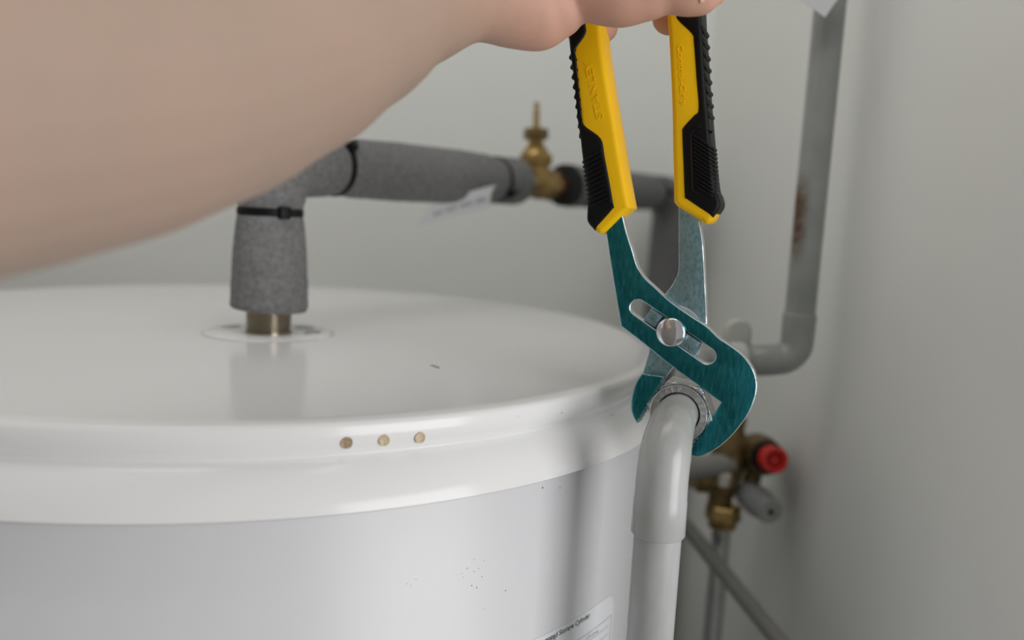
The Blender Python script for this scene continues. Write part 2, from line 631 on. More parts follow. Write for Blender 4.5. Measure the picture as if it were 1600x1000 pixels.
pt0 = PCYL(921, 962, TC, RB)
pt1 = PCYL(838, 1003, TC, RB)
s_r = (ang(pt0) - A1) * RB
s_l = (ang(pt1) - A1) * RB
label_text('Unvented Storage Cylinder', s_r, pt0.z - 0.6, s_r - s_l, M['ink'], 0.018)
q = PCYL(934, 985, TC, RB)
label_text('175 Litres', (ang(q) - A1) * RB, q.z - 0.8, 11.5, M['ink_grey'])
q = PCYL(868, 995, TC, RB)
label_text('206', (ang(q) - A1) * RB, q.z - 1.5, 5, M['ink_grey'])
q = PCYL(953, 962, TC, RB)
ze = q.z
rules = [ribbon(-120, -2.2, ze - 0.12, ze + 0.12, 0.26, 0.06), ribbon(-2.45, -2.2, ze - 60, ze, 0.26, 0.06, 2)]
for k in range(1, 8):
    rules.append(ribbon(-46, -5, ze - 4.6 * k - 0.1, ze - 4.6 * k + 0.1, 0.26, 0.06))
obj('printed_rule', join(*rules), M['ink_grey'], lab, smooth=0)

# ------------------------------------------------------------------ insulated outlet pipe
H0 = Vector((fb.x, fb.y, 1356.0))
H1 = PD(1047, 303, 1000)
HD = (H1 - H0).normalized()


def on_run(u):
    lo, hi = 0.0, 1.15
    for _ in range(40):
        m_ = (lo + hi) / 2
        if PJ(H0 + (H1 - H0) * m_)[0] < u:
            lo = m_
        else:
            hi = m_
    return H0 + (H1 - H0) * lo


ins = thing('insulated_pipe', 'pipe in grey foam sleeves rising from the cylinder lid and running back to the corner', 'pipe', (fb.x, fb.y, ZL))
thr = [(13.0, ZL - 1), (14.6, ZL + 0.2), (14.6, ZL + 0.9), (13.4, ZL + 1.2)]
z = ZL + 1.4
while z < ZL + 12.5:
    thr += [(13.3, z), (14.0, z + 0.35), (13.3, z + 0.8)]
    z += 0.95
thr += [(13.2, ZL + 13.2), (14.6, ZL + 14), (16.4, ZL + 15.2), (16.4, ZL + 18), (12, ZL + 19)]
obj('threaded_stub', lathe(thr, (fb.x, fb.y, 0), (0, 0, 1), 64), M['thread'], ins, smooth=25, label='nickelled threaded stub')
obj('copper_pipe', tube([(fb.x, fb.y, ZL + 12), (fb.x, fb.y, 1340)] + arc_path((fb.x, fb.y, 1330), H0, H0 + HD * 60, 14) + [H0 + HD * 100, H1 - HD * 30]
                        + arc_path(H1 - HD * 30, H1, H1 - Vector((0, 0, 60)), 14) + [(H1.x, H1.y, 30)], 9.5, 24), M['copper'], ins)


def sleeve(path_fn, rad, n=40, bore=10.2, m_=30, ragged=0.0, seed=1):
    """foam sleeve with a bore: path_fn(t) -> point, rad(t) -> outer radius"""
    rnd = random.Random(seed)
    P = [path_fn(i / m_) for i in range(m_ + 1)]
    R = [rad(i / m_) * (1 + rnd.uniform(-0.006, 0.006)) for i in range(m_ + 1)]
    ov, of = tube(P, R, n, False)
    iv, jf = tube([P[0], P[-1]], [bore, bore], n, False)
    V = ov + iv
    k = len(ov)
    Fa = of + [tuple(i + k for i in q) for q in jf]
    for i in range(n):
        j = (i + 1) % n
        Fa.append((i, j, k + j, k + i))
        Fa.append((k - n + i, k - n + j, k + n + j, k + n + i))
    return V, Fa


def lerp(a, b, t):
    return a + (b - a) * t


def interp(tbl):
    def f(t):
        for (t0, a), (t1, b) in zip(tbl, tbl[1:]):
            if t <= t1:
                k = (t - t0) / max(t1 - t0, 1e-9)
                k = k * k * (3 - 2 * k)
                return a + (b - a) * k
        return tbl[-1][1]
    return f


VB, VT = Vector((fb.x + 0.2, fb.y, ZL + 14.5)), Vector((fb.x, fb.y, 1325.5))
vf = sleeve(lambda t: lerp(VB, VT, t), interp([(0, 22.8), (0.03, 23.7), (0.2, 23.4), (0.5, 22.6), (0.8, 21.3), (0.93, 20.2), (1.0, 18.8)]), m_=24)
V = vf[0]
for p in V:                                            # bottom edge cut a little askew
    if p.z < ZL + 16.5:
        p.z += 0.05 * (fb.x - p.x) + 0.4
obj('foam_sleeve', vf, M['foam'], ins, smooth=60)
pe = on_run(523)
eb = [Vector((fb.x, fb.y, 1325.5)), Vector((fb.x, fb.y, 1332))] + arc_path((fb.x, fb.y, 1332), H0, pe, 22, 8) + [lerp(H0, pe, 0.8), pe]
er = [18.8, 20.6] + [21.2] * 9 + [20.0, 18.2]
obj('foam_sleeve', tube(eb, er, 40), M['foam'], ins, smooth=60)
pv0, pv1 = on_run(806), on_run(884)
pt = on_run(772)
L1 = (pv0 - pe).length
tt = (pt - pe).length / L1
obj('foam_sleeve', sleeve(lambda t: lerp(pe, pv0, t), interp([(0, 18.2), (0.08, 20.2), (0.3, 21.2), (0.6, 21.4), (tt - 0.08, 20.6), (tt, 18.6), (tt + 0.06, 20.3), (0.97, 20.6), (1, 20)]), m_=60),
    M['foam'], ins, smooth=60)
pc = H1 - HD * 12
pk, pk2 = on_run(908), on_run(1021)
L2 = (pc - pv1).length
t1, t2 = (pk - pv1).length / L2, (pk2 - pv1).length / L2
obj('foam_sleeve', sleeve(lambda t: lerp(pv1, pc, t), interp([(0, 20.0), (0.03, 20.8), (t1 - 0.04, 20.4), (t1, 18.8), (t1 + 0.07, 20.6), (t2 - 0.09, 20.6), (t2, 18.8), (1, 20.6)]), m_=50),
    M['foam'], ins, smooth=60)
obj('foam_end', lathe([(10.3, -9.5), (12.5,-9.4), (13.5,-6.5), (19.0, -6.0), (20.2, -4.6), (20.3, 0), (10.3, 0.2)], pv1, HD, 40), M['foam_dark'], ins, label='dark cut foam end beside the valve')
obj('foam_sleeve', tube([H1 - HD * 26, H1 - HD * 14] + arc_path(H1 - HD * 30, H1, H1 - Vector((0, 0, 40)), 20, 8) + [H1 - Vector((0, 0, 30))],
                        [19.6, 20.6] + [21.0] * 9 + [19.6], 40), M['foam'], ins, smooth=60)
obj('foam_sleeve', sleeve(lambda t: lerp(H1 - Vector((0, 0, 27)), Vector((H1.x, H1.y, 40)), t), interp([(0, 19.4), (0.03, 21), (1, 21)]), m_=20), M['foam'], ins, smooth=60)


# cable ties


def cable_tie(p, axis, r, width, head_dir, label, tail=None):
    axis = Vector(axis).normalized()
    t = thing('cable_tie', label, 'cable tie', p, group=None)
    prof = [(r - 0.2, -width / 2), (r + 1.0, -width / 2), (r + 1.3, 0), (r + 1.0, width / 2), (r - 0.2, width / 2), (r - 0.2, -width / 2)]
    obj('strap', lathe(prof, p, axis, 48, False), M['black'], t)
    hd = Vector(head_dir)
    hd = (hd - axis * hd.dot(axis)).normalized()
    tg = axis.cross(hd)
    hp = Vector(p) + hd * (r + 2.6)
    obj('head', box(hp, tg, axis, hd, 6.4, width + 2.6, 5.0, 0.6), M['black'], t)
    if tail:
        td = Vector(tail[0]).normalized()
        side = hd.cross(td).normalized()
        obj('tail', box(hp + td * (tail[1] / 2), td, side, hd, tail[1], tail[2], 1.3, 0.2), M['black'], t)
    return t


cable_tie(VT + Vector((0, 0, 0.0)), (0, 0, 1), 18.9, 4.8, (0.62, -0.78, 0), 'black cable tie round the upright grey foam sleeve below the bend', tail=((0.5, 0.1, 0), 6.5, 3.2))
cable_tie(pe, HD, 18.4, 4.2, (0.55, -0.5, 0.66), 'black cable tie at the bend, upper end of the long grey foam sleeve', tail=((0.3, 0.6, 0.4), 6, 3))
cable_tie(pt, HD, 18.8, 2.6, (0.45, -0.75, -0.5), 'thin black cable tie holding the white paper tag beside the brass valve', tail=((0.75, 0.5, 0.28), 9, 2.2))
cable_tie(pk, HD, 19.0, 3.0, (-0.4, 0.5, 0.7), 'black cable tie on the far foam sleeve just right of the brass valve')
cable_tie(pk2, HD, 19.0, 3.0, (0.75, -0.7, 0.05), 'black cable tie on the far foam sleeve seen between the plier handles')

# paper tag hanging from the tie


def sheet(rows, th=0.25):
    """rows: list of lists of points; thin sheet with thickness"""
    nr, nc = len(rows), len(rows[0])
    n_ = (rows[0][-1] - rows[0][0]).cross(rows[-1][0] - rows[0][0]).normalized() * th
    V = [p for r in rows for p in r] + [p + n_ for r in rows for p in r]
    k = nr * nc
    Fa = []
    for i in range(nr - 1):
        for j in range(nc - 1):
            a = i * nc + j
            Fa.append((a, a + 1, a + nc + 1, a + nc))
            Fa.append((a + k, a + nc + k, a + nc + 1 + k, a + 1 + k))
    b = [(0, j) for j in range(nc)] + [(i, nc - 1) for i in range(1, nr)] + [(nr - 1, j) for j in range(nc - 2, -1, -1)] + [(i, 0) for i in range(nr - 2, 0, -1)]
    idx = [i * nc + j for i, j in b]
    for a, c in zip(idx, idx[1:] + idx[:1]):
        Fa.append((a, c, c + k, a + k))
    return V, Fa


tg = thing('paper_tag', 'small curled white paper tag hanging under the long foam sleeve by a cable tie', 'tag', PD(770, 293, 672))
top = [(775, 289, 648), (757, 293, 646), (735, 299, 644), (712, 307, 644), (690, 315, 645), (671, 323, 648), (652, 350, 656)]
bot = [(768, 299, 652), (764, 325, 660), (742, 330, 660), (716, 336, 660), (694, 342, 660), (676, 348, 660), (653, 352, 662)]
rows = []
for k in range(5):
    rows.append([lerp(PD(*a), PD(*b), k / 4) for a, b in zip(top, bot)])

tm = obj('tag_sheet', sheet(rows), M['paper'], tg, smooth=60)
ln = []
for kk, (fa, h) in enumerate(((0.5, 0.45), (0.62, 0.3))):
    for i in range(1, 6):
        a = lerp(PD(*top[i]), PD(*bot[i]), fa) + Vector((0, -0.5, 0.0))
        b = lerp(PD(*top[i + 1 if i < 5 else 5]), PD(*bot[i + 1 if i < 5 else 5]), fa) + Vector((0, -0.5, 0.0))
        if i < 5:
            d = b - a
            ln.append(box(a + d * 0.42, d, d.cross(Vector((0, 1, 0))), Vector((0, 1, 0)), d.length * 0.8, h * 2.2, 0.15))
obj('printed_line', join(*ln), M['ink_grey'], tm, smooth=0)

# brass gate valve on the run
vp = on_run(836)
bv = thing('brass_valve', 'brass isolating valve with bare spindle on the grey insulated pipe', 'valve', vp)
up = Vector((-0.035, 0, 1)).normalized()
obj('valve_body', join(
    lathe([(11, -24), (14.2, -22), (14.2, -12), (12.5, -9), (13.5, -4), (14.8, 4), (14.8, 9), (13, 12), (13, 16), (11, 18)], vp, HD, 40),
    lathe([(13, -10), (14.2, 0), (13.6, 9), (12.6, 14), (12.4, 17)], vp, up, 40)), M['brass'], bv, smooth=40)
obj('compression_nut', hexa(27, 12, 25, vp, HD, 1.4, 0.3), M['brass'], bv, smooth=20)
obj('bonnet', join(hexa(27.5, 16, 26, vp, up, 1.4, 0.2), lathe([(13.4, 25), (11.6, 28), (11.2, 30), (8.6, 33), (6.8, 35), (6.6, 43)], vp, up, 40)), M['brass'], bv, smooth=25)
obj('gland_nut', join(hexa(19.5, 39, 49, vp, up, 1.2, 0.5)), M['brass_dark'], bv, smooth=20)
obj('spindle', lathe([(3.6, 48), (3.5, 50), (3.0, 52), (2.9, 64), (2.3, 66), (2.3, 71), (1.6, 72)], vp, up, 20), M['brass'], bv, smooth=30)

# ------------------------------------------------------------------ grey overflow pipe run with union nut
AY = math.radians(22)
NP = Vector((-math.sin(AY), -math.cos(AY), 0))          # towards the camera
TP = Vector((math.cos(AY), -math.sin(AY), 0))
DN = 375.0
NC = PD(1060, 646, DN)                                   # centre of the nut's near face
PR = 10.3
fp = thing('overflow_pipe', 'thick grey plastic pipe rising at the front with an elbow turning into the nut', 'pipe', (NC.x, NC.y, 0))
pe1 = NC + NP * 1.0
cor = NC + NP * 27 - Vector((0, 0, 1))
dn = PD(1013, 985, 1)
# foot of the vertical leg: straight down below the corner
low = Vector((cor.x, cor.y, cor.z - 46))
ep = [NC - NP * 4, NC + NP * 3] + arc_path(NC, cor, low, 23, 14) + [cor - Vector((0, 0, 30))]
er = [9.0, 9.1] + [9.3 + 1.9 * min(1, i / 10) for i in range(15)] + [11.3]
ep += [cor - Vector((0, 0, 31.5)), cor - Vector((0, 0, 46)), cor - Vector((0, 0, 46.6))]
er += [11.5, 11.7, 11.2]
obj('elbow', tube(ep, er, 48), M['pvc'], fp, smooth=45)
obj('pipe_length', tube([cor - Vector((0, 0, 40)), cor - Vector((0, 0, 300)), (cor.x, cor.y, 0.5)], PR, 48), M['pvc'], fp)
RE = PD(1243, 561, 566)
RL = PD(1150, 563, 566)
RT = Vector((RE.x, RE.y, 1900))
back = thing('discharge_pipe', 'thin grey plastic pipe climbing the right wall, brown stained, with elbow at its foot', 'pipe', (RE.x, RE.y, RE.z))
rb = arc_path(RL + Vector((-8, 3, 0)), RE, RT, 13, 12)
RR = 10.1
pz1 = RE.z + 31
st = obj('pipe_length', tube([(RE.x, RE.y, RE.z + 20), RT], RR, 40), M['pvc_stain'], back)
st.data.transform(Matrix.Translation((0, 0, 0)))
add_stain(M['pvc_stain'], None, (PD(1240, 432, 566).z - RE.z) * MM, (PD(1260, 258, 566).z - RE.z) * MM)
dl = (RL - RE).normalized()
obj('elbow', tube([RE + dl * 31.5, RE + dl * 31, RE + dl * 17] + rb + [RE + Vector((0, 0, 17)), RE + Vector((0, 0, pz1 - RE.z)), RE + Vector((0, 0, pz1 - RE.z + 0.6))],
                  [10.6, 11.0, 11.0] + [10.9] * 13 + [11.0, 11.2, 10.6], 40), M['pvc_far'], back, smooth=45)
BR = NC - NP * 17
bc = RE + dl * 70
obj('pipe_length', tube([RE + dl * 24, RE + dl * 36] + arc_path(RE, bc, BR, 18, 10) + [lerp(bc, BR, 0.6), BR], 9.9, 40), M['pvc_far'], back)
# pale clip standing behind the horizontal part
kc = PD(1152, 518, 580)
cl = thing('pipe_clip', 'pale rounded plastic pipe clip behind the short level pipe', 'pipe clip', kc)
prof = []
ax_ = _R.copy()
ay_ = Vector((0, 0, 1))
outl = [(-9.2, -14)] + [(-9.2 * math.cos(math.pi * i / 16), 9.2 * math.sin(math.pi * i / 16)) for i in range(17)] + [(9.2, -14)]
nn = len(outl)
dpt = ax_.cross(ay_).normalized()
V = [kc + ax_ * a + ay_ * b + dpt * e for e in (-5, 5) for a, b in outl]
Fa = [tuple(range(nn)), tuple(range(nn, 2 * nn))] + [(i, (i + 1) % nn, nn + (i + 1) % nn, nn + i) for i in range(nn)]
co = obj('clip_body', (V, Fa), M['clip'], cl, smooth=40)
bvm = co.modifiers.new('bevel', 'BEVEL')
bvm.width = 0.002
bvm.segments = 3
bvm.limit_method = 'ANGLE'
obj('clip_band', lathe([(10.1, -5), (12.2, -5), (12.6, -3), (12.6, 3), (12.2, 5), (10.1, 5), (10.1, -5)], PD(1151, 563, 566) + dl * 0, dl, 36, False), M['clip'], cl)

nut = thing('union_nut', 'chromed hexagonal union nut gripped in the plier jaws', 'nut', NC)
# nut: hex angle phase measured in the plane (x,y of frame(-NP))
fx, fy, fd = frame(-NP)


def in_plane_angle(deg):
    d = TP * math.cos(math.radians(deg)) + Vector((0, 0, 1)) * math.sin(math.radians(deg))
    return math.atan2(d.dot(fy), d.dot(fx))


ph = in_plane_angle(-6)
HR = 15.6
nv = lathe([(10.6, -0.4), (12.6, -0.6), (13.3, 0.0), (13.3, 1.4)], NC, -NP, 60, False)
hx = lathe([(13.0, 1.2), (HR - 0.9, 1.5), (HR, 2.6), (HR, 14), (HR - 1, 15)], NC, -NP, 6, False, ph)
obj('hexagon', hx, M['nut'], nut, smooth=20)
ringo = obj('collar', join(lathe([(9.0, 4), (9.4, 0.4), (9.9, -0.5), (12.3, -0.6), (12.6, -1.0), (13.2, -0.8), (13.5, 0.2), (13.6, 1.6), (13.2, 2.6), (10, 3)], NC, -NP, 64, False)), M['nut'], nut, smooth=30)
obj('sleeve', lathe([(10, 12), (11.6, 12.5), (11.6, 24), (10, 25)], NC, -NP, 40), M['nut'], nut)
for txt, a0, a1 in (('LGALP', 152, 92), ('DZXH\u00b7', 42, -22)):
    n_ = len(txt)
    parts = []
    for i, ch in enumerate(txt):
        a = math.radians(a0 + (a1 - a0) * i / (n_ - 1))
        v, f, wd = text_mesh(ch, 2.7, 0.05, 0.5)
        rad = TP * math.cos(a) + Vector((0, 0, 1)) * math.sin(a)
        tan = TP * math.sin(a) - Vector((0, 0, 1)) * math.cos(a)
        c = NC + rad * 10.2 + NP * 0.62
        parts.append(([c + tan * (p.x - wd / 2) + rad * p.y + NP * p.z for p in v], f))
    obj('raised_lettering', join(*parts), M['edge'], ringo, smooth=0)

# ------------------------------------------------------------------ water pump pliers
P0 = PPL(1048.5, 519, NC + NP * -2.0, NP)                # pivot on the front plate's face
rot = Matrix((TP, Vector((0, 0, 1)), NP)).transposed()
pl = thing('pliers', 'water pump pliers with yellow and black handles clamped on the nut', 'pliers', P0, rot)


def L2(u, v, off=0.0):
    """photo pixel -> pliers' own plane coordinates (mm)"""
    p = PPL(u, v, P0 + NP * off, NP) - P0
    return (p.dot(TP), p.z)


def smooth_outline(pts, sub=5):
    """pts: (u, v[, 's']); 's' marks a sharp corner; Catmull-Rom elsewhere"""
    n = len(pts)
    out = []
    for i in range(n):
        p1, p2 = pts[i], pts[(i + 1) % n]
        p0, p3 = pts[i - 1], pts[(i + 2) % n]
        s1, s2 = len(p1) > 2, len(p2) > 2
        if s1:
            p0 = (2 * p1[0] - p2[0], 2 * p1[1] - p2[1])
        if s2:
            p3 = (2 * p2[0] - p1[0], 2 * p2[1] - p1[1])
        d = math.hypot(p2[0] - p1[0], p2[1] - p1[1])
        k = 1 if (s1 and s2) or d < 4 else sub
        for j in range(k):
            t = j / k
            out.append(tuple(0.5 * (2 * p1[c] + (p2[c] - p0[c]) * t + (2 * p0[c] - 5 * p1[c] + 4 * p2[c] - p3[c]) * t * t
                                    + (3 * p1[c] - p0[c] - 3 * p2[c] + p3[c]) * t ** 3) for c in (0, 1)))
    return out


def plate(name, loops, z_front, thick, bev, mt, parent, res=2, label=None, rim=None, smooth=30, dark=None):
    """extruded 2D outline(s) in the pliers' plane; loops in local mm; front face at z_front"""
    cu = bpy.data.curves.new('c', 'CURVE')
    cu.dimensions = '2D'
    cu.fill_mode = 'BOTH'
    for lp in loops:
        s = cu.splines.new('POLY')
        s.points.add(len(lp) - 1)
        for q, (a, b) in zip(s.points, lp):
            q.co = (a, b, 0, 1)
        s.use_cyclic_u = True
    cu.extrude = max(thick / 2 - bev, 0.01)
    cu.bevel_depth = bev
    cu.bevel_resolution = res
    cu.offset = -bev
    to = bpy.data.objects.new('c', cu)
    COL.objects.link(to)
    dg = bpy.context.evaluated_depsgraph_get()
    me = bpy.data.meshes.new_from_object(to.evaluated_get(dg))
    bpy.data.objects.remove(to)
    bpy.data.curves.remove(cu)
    me.name = name
    me.materials.clear()
    me.transform(Matrix.Scale(MM, 4) @ Matrix.Translation((0, 0, z_front - thick / 2)))
    bm = bmesh.new()
    bm.from_mesh(me)
    bmesh.ops.remove_doubles(bm, verts=bm.verts, dist=1e-6)
    bm.to_mesh(me)
    bm.free()
    finish(me, mt, smooth)
    if rim:
        me.materials.append(rim)
        for p in me.polygons:
            c_ = p.center
            if abs(p.normal.z) < 0.96 and not (dark and math.hypot(c_.x / MM - dark[0], c_.y / MM - dark[1]) < dark[2] and p.normal.x < 0.35):
                p.material_index = 1
    o = link_mesh(name, me, parent)
    if label:
        o['label'] = label
    return o


def teeth(a, b, n, amp):
    out = []
    for i in range(n):
        t0 = i / n
        x0, y0 = a[0] + (b[0] - a[0]) * t0, a[1] + (b[1] - a[1]) * t0
        t1_ = (i + 0.5) / n
        x1, y1 = a[0] + (b[0] - a[0]) * t1_, a[1] + (b[1] - a[1]) * t1_
        dx, dy = b[0] - a[0], b[1] - a[1]
        l = math.hypot(dx, dy)
        out += [(x0, y0, 's'), (x1 - dy / l * amp, y1 + dx / l * amp, 's')]
    out.append((b[0], b[1], 's'))
    return out


front = [(933, 290, 's'), (947, 366), (952, 400), (957, 432), (963.5, 472), (970, 510, 's'), (1000, 533), (1050, 573), (1093, 604, 's'), (1127, 629, 's')]
front += teeth((1115, 648), (1074, 705), 11, -3.2)
front += [(1079, 711), (1091, 713), (1110, 707), (1132, 692), (1152, 671), (1168, 649), (1178, 627), (1182.5, 606), (1180, 586), (1171, 568), (1158, 553),
          (1141, 540), (1123, 528), (1104, 510), (1075, 491), (1046, 470), (1021, 447), (1008, 435), (996, 417), (988, 391), (980, 366), (973, 338), (962, 290, 's')]
fl = [L2(*p) for p in smooth_outline(front)]
# slot
sa, sb_ = L2(997, 481), L2(1105, 556)
dx, dy = sb_[0] - sa[0], sb_[1] - sa[1]
l_ = math.hypot(dx, dy)
dx, dy = dx / l_, dy / l_
sr = 3.75
slot = []
for i in range(13):
    t = math.pi / 2 + math.pi * i / 12
    slot.append((sa[0] + sr * (math.cos(t) * dx - math.sin(t) * dy), sa[1] + sr * (math.cos(t) * dy + math.sin(t) * dx)))
for i in range(13):
    t = -math.pi / 2 + math.pi * i / 12
    slot.append((sb_[0] + sr * (math.cos(t) * dx - math.sin(t) * dy), sb_[1] + sr * (math.cos(t) * dy + math.sin(t) * dx)))
TF = 5.5
plate('front_jaw', [fl, slot], 0.0, TF, 0.7, M['zinc'], pl, res=2, label='plated front jaw and shank, dark blue-green reflection in its colour', rim=M['edge'], dark=(*L2(1100, 668), 17.0))
# rear jaw: shank, then the jaw block that steps forward
rear = [(1060, 300, 's'), (1060, 345), (1060, 385), (1060, 420), (1056, 434), (1048, 448), (1036, 464), (1012, 500), (1003, 520), (1010, 535), (1014, 546), (1009, 566), (1002, 588, 's'), (1038, 592, 's'),
        (1052, 574, 's'), (1074, 584), (1090, 558), (1099, 535), (1104.5, 508, 's'), (1103, 470), (1101, 430), (1098, 380), (1093, 346), (1090, 300, 's')]
rl = [L2(u, v, -TF) for u, v in smooth_outline(rear)]
rj = plate('rear_jaw', [rl], -TF - 0.1, 5.5, 0.55, M['zinc_pale'], pl, res=2, label='paler blue-grey rear jaw and shank', rim=M['edge'])
jaw = [(1003, 583, 's'), (1040, 588, 's')] + teeth((1034, 597), (995, 661), 11, -2.4)[0:] + [(989, 650), (986, 636), (988, 615), (994, 597)]
jl = [L2(u, v, -3.2) for u, v in smooth_outline(jaw)]
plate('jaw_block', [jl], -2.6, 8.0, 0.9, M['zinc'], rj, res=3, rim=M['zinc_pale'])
# arc tongues on the rear plate around the pivot
arcs = []
cx, cy = L2(1040, 522, -TF)
for rr in (13.6, 11.2):
    V, Fa = [], []
    nseg = 40
    for i in range(nseg + 1):
        t = math.radians(-60 + 250 * i / nseg)
        for r, h in ((rr - 0.55, -0.3), (rr - 0.3, 0.7), (rr + 0.3, 0.7), (rr + 0.55, -0.3)):
            V.append(P0 + TP * (cx + 3.5 + r * math.cos(t)) + Vector((0, 0, cy + r * math.sin(t))) + NP * (-TF - 0.1 + h * 0.14 + (0.0)))
    for i in range(nseg):
        for k in range(3):
            a = i * 4 + k
            Fa.append((a, a + 1, a + 5, a + 4))
    arcs.append((V, Fa))
obj('tongue', join(*arcs), M['edge'], rj)
# keeper block seen in the slot under the bolt
kb = []
for (u0, v0, u1, v1) in ((1012, 490, 1030, 503), (1065, 527, 1088, 545)):
    a, b = L2(u0, v0, -2), L2(u1, v1, -2)
    c = P0 + TP * ((a[0] + b[0]) / 2) + Vector((0, 0, (a[1] + b[1]) / 2)) + NP * -3.2
    d = TP * dx + Vector((0, 0, dy))
    kb.append(box(c, d, NP.cross(d), NP, math.hypot(b[0] - a[0], b[1] - a[1]), 6.6, 3.4, 0.5))
obj('slide_block', join(*kb), M['zinc_pale'], rj)
# pivot bolt with a domed head
R_ = 6.7
dome = [(3.0, -13.5), (3.0, -0.5), (R_ - 0.3, -0.2), (R_, 0.2), (R_, 0.75)]
for i in range(1, 9):
    t = math.pi / 2 * i / 9
    dome.append((R_ * math.cos(t), 0.75 + 1.75 * math.sin(t)))
obj('pivot_bolt', lathe(dome, P0 + NP * 0.15, NP, 48), M['chrome'], pl, smooth=50, label='domed chrome pivot bolt')

# handles: yellow core, black overmould, ribs, raised lettering
TY, TB = 16.5, 18.0
ZY, ZB = 5.6, 6.4            # front face heights above the front plate's face


def handle(outline, black, ribs, notches, txt, txt_line, label, zc):
    h = plate('handle_grip', [[L2(u, v, zc + ZY) for u, v in smooth_outline(outline, 4)]], zc + ZY, TY, 2.6, M['yellow'], pl, res=4, label=label, smooth=60)
    b = plate('black_overmould', [[L2(u, v, zc + ZB) for u, v in smooth_outline(black, 4)]], zc + ZB, TB, 2.0, M['rubber'], h, res=3, label='black rubber overmould', smooth=60)
    parts = []
    for (u0, v0), (u1, v1) in ribs:
        a, c = L2(u0, v0, zc + ZB), L2(u1, v1, zc + ZB)
        A = P0 + TP * a[0] + Vector((0, 0, a[1])) + NP * (zc + ZB)
        C_ = P0 + TP * c[0] + Vector((0, 0, c[1])) + NP * (zc + ZB)
        E_ = C_ + (C_ - A).normalized() * 2.2 - NP * 2.4
        parts.append(tube([A - NP * 0.4, A + NP * 0.2, lerp(A, C_, 0.5) + NP * 0.35, C_ - NP * 0.1, E_, E_ - NP * 9], [0.3, 0.62, 0.75, 0.8, 0.8, 0.7], 10))
    for (u0, v0), (u1, v1) in notches:
        a, c = L2(u0, v0, zc + ZB), L2(u1, v1, zc + ZB)
        A = P0 + TP * a[0] + Vector((0, 0, a[1])) + NP * (zc + ZB - 1.2)
        C_ = P0 + TP * c[0] + Vector((0, 0, c[1])) + NP * (zc + ZB - 2.6)
        parts.append(tube([A, lerp(A, C_, 0.6) + NP * 0.3, C_, C_ - NP * 11], [0.5, 1.2, 1.35, 1.2], 10))
    o = obj('grip_rib', join(*parts), M['rubber'], b)
    o['kind'] = 'stuff'
    (u0, v0), (u1, v1), caph = txt_line
    a, c = L2(u0, v0, zc + ZY), L2(u1, v1, zc + ZY)
    A = P0 + TP * a[0] + Vector((0, 0, a[1]))
    C_ = P0 + TP * c[0] + Vector((0, 0, c[1]))
    d = (C_ - A)
    ln_ = d.length
    d.normalize()
    e = NP.cross(d)
    v, f, wd = text_mesh(txt, 1.0, 0.01, 0.0)
    v2, f2, wd = text_mesh(txt, 1.0, 0.01, 0.1)
    k = ln_ / wd
    ky = caph / 0.72
    obj('raised_lettering', ([A + d * (p.x * k) + e * (p.y * ky) + NP * (zc + ZY + (0.26 if p.z > 0 else -0.2)) for p in v2], f2), M['yellow'], h, smooth=0)
    return h


lo = [(884, -42), (888, -48, 's'), (934, -48, 's'), (937, 0), (938, 34), (940, 60), (944, 90), (950, 130), (960, 188), (964, 212), (972, 260), (980, 304), (984, 325, 's'),
      (971, 336), (946, 361), (937, 366, 's'), (928, 360), (921, 346), (921, 320), (918, 300), (911, 246), (908, 210), (905, 196), (900, 150), (894, 100), (889, 54)]
lb = [(884, -42), (887, -50, 's'), (914, -50, 's'), (915, 30), (916, 52), (900, 77), (901, 90), (904, 128), (908, 170), (912, 193), (939, 215), (946, 246), (959, 318), (957, 328), (928, 360.5, 's'),
      (917, 347), (916, 332), (917, 304), (909, 248), (905, 212), (903, 200), (900, 170), (896, 130), (892, 100), (888, 66), (886, 40)]
ribs_l = [((939 + i * 1.25, 236 + i * 7.3), (916 + i * 0.95, 249 + i * 7.3)) for i in range(11)]
notch_l = [((900 + i * 1.2, 76 + i * 15.5), (890.5 + i * 1.95, 88 + i * 15.5)) for i in range(9)]
handle(lo, lb, ribs_l, notch_l, 'STANLEY', ((943, 184), (923, 94), 3.4), 'yellow handle sleeve, left', -2.75)
ro = [(1041, -52, 's'), (1090, -52, 's'), (1094, 26), (1097, 60), (1100, 110), (1103, 150), (1106, 190), (1110, 226), (1115, 292), (1120, 310), (1121, 326), (1112, 345), (1105, 350, 's'), (1099, 348), (1061, 325), (1052, 316, 's'),
      (1051.5, 280), (1050, 220), (1049, 170), (1047, 120), (1044, 58), (1041.5, 24)]
rb_ = [(1054, -54, 's'), (1092, -54, 's'), (1095, 26), (1097.5, 60), (1100.5, 110), (1103.5, 150), (1107, 190), (1110, 226), (1117, 292), (1122, 306), (1124.5, 322), (1113.5, 340, 's'), (1073, 313), (1068, 306), (1066, 260), (1064, 210),
       (1066, 198), (1083, 179), (1089.5, 169), (1086, 120), (1082, 66), (1079, 53), (1057, 31), (1055, 16)]
ribs_r = [((1083 + i * 0.35, 211 + i * 6.6), (1106 + i * 0.42, 227 + i * 6.6)) for i in range(13)]
notch_r = [((1089 + i * 0.75, 34 + i * 19), (1096.5 + i * 1.25, 46 + i * 19)) for i in range(8)]
hr = handle(ro, rb_, ribs_r, notch_r, 'Control-Grip', ((1058, 71), (1064, 164), 2.5), 'yellow handle sleeve, right', -TF - 2.85)
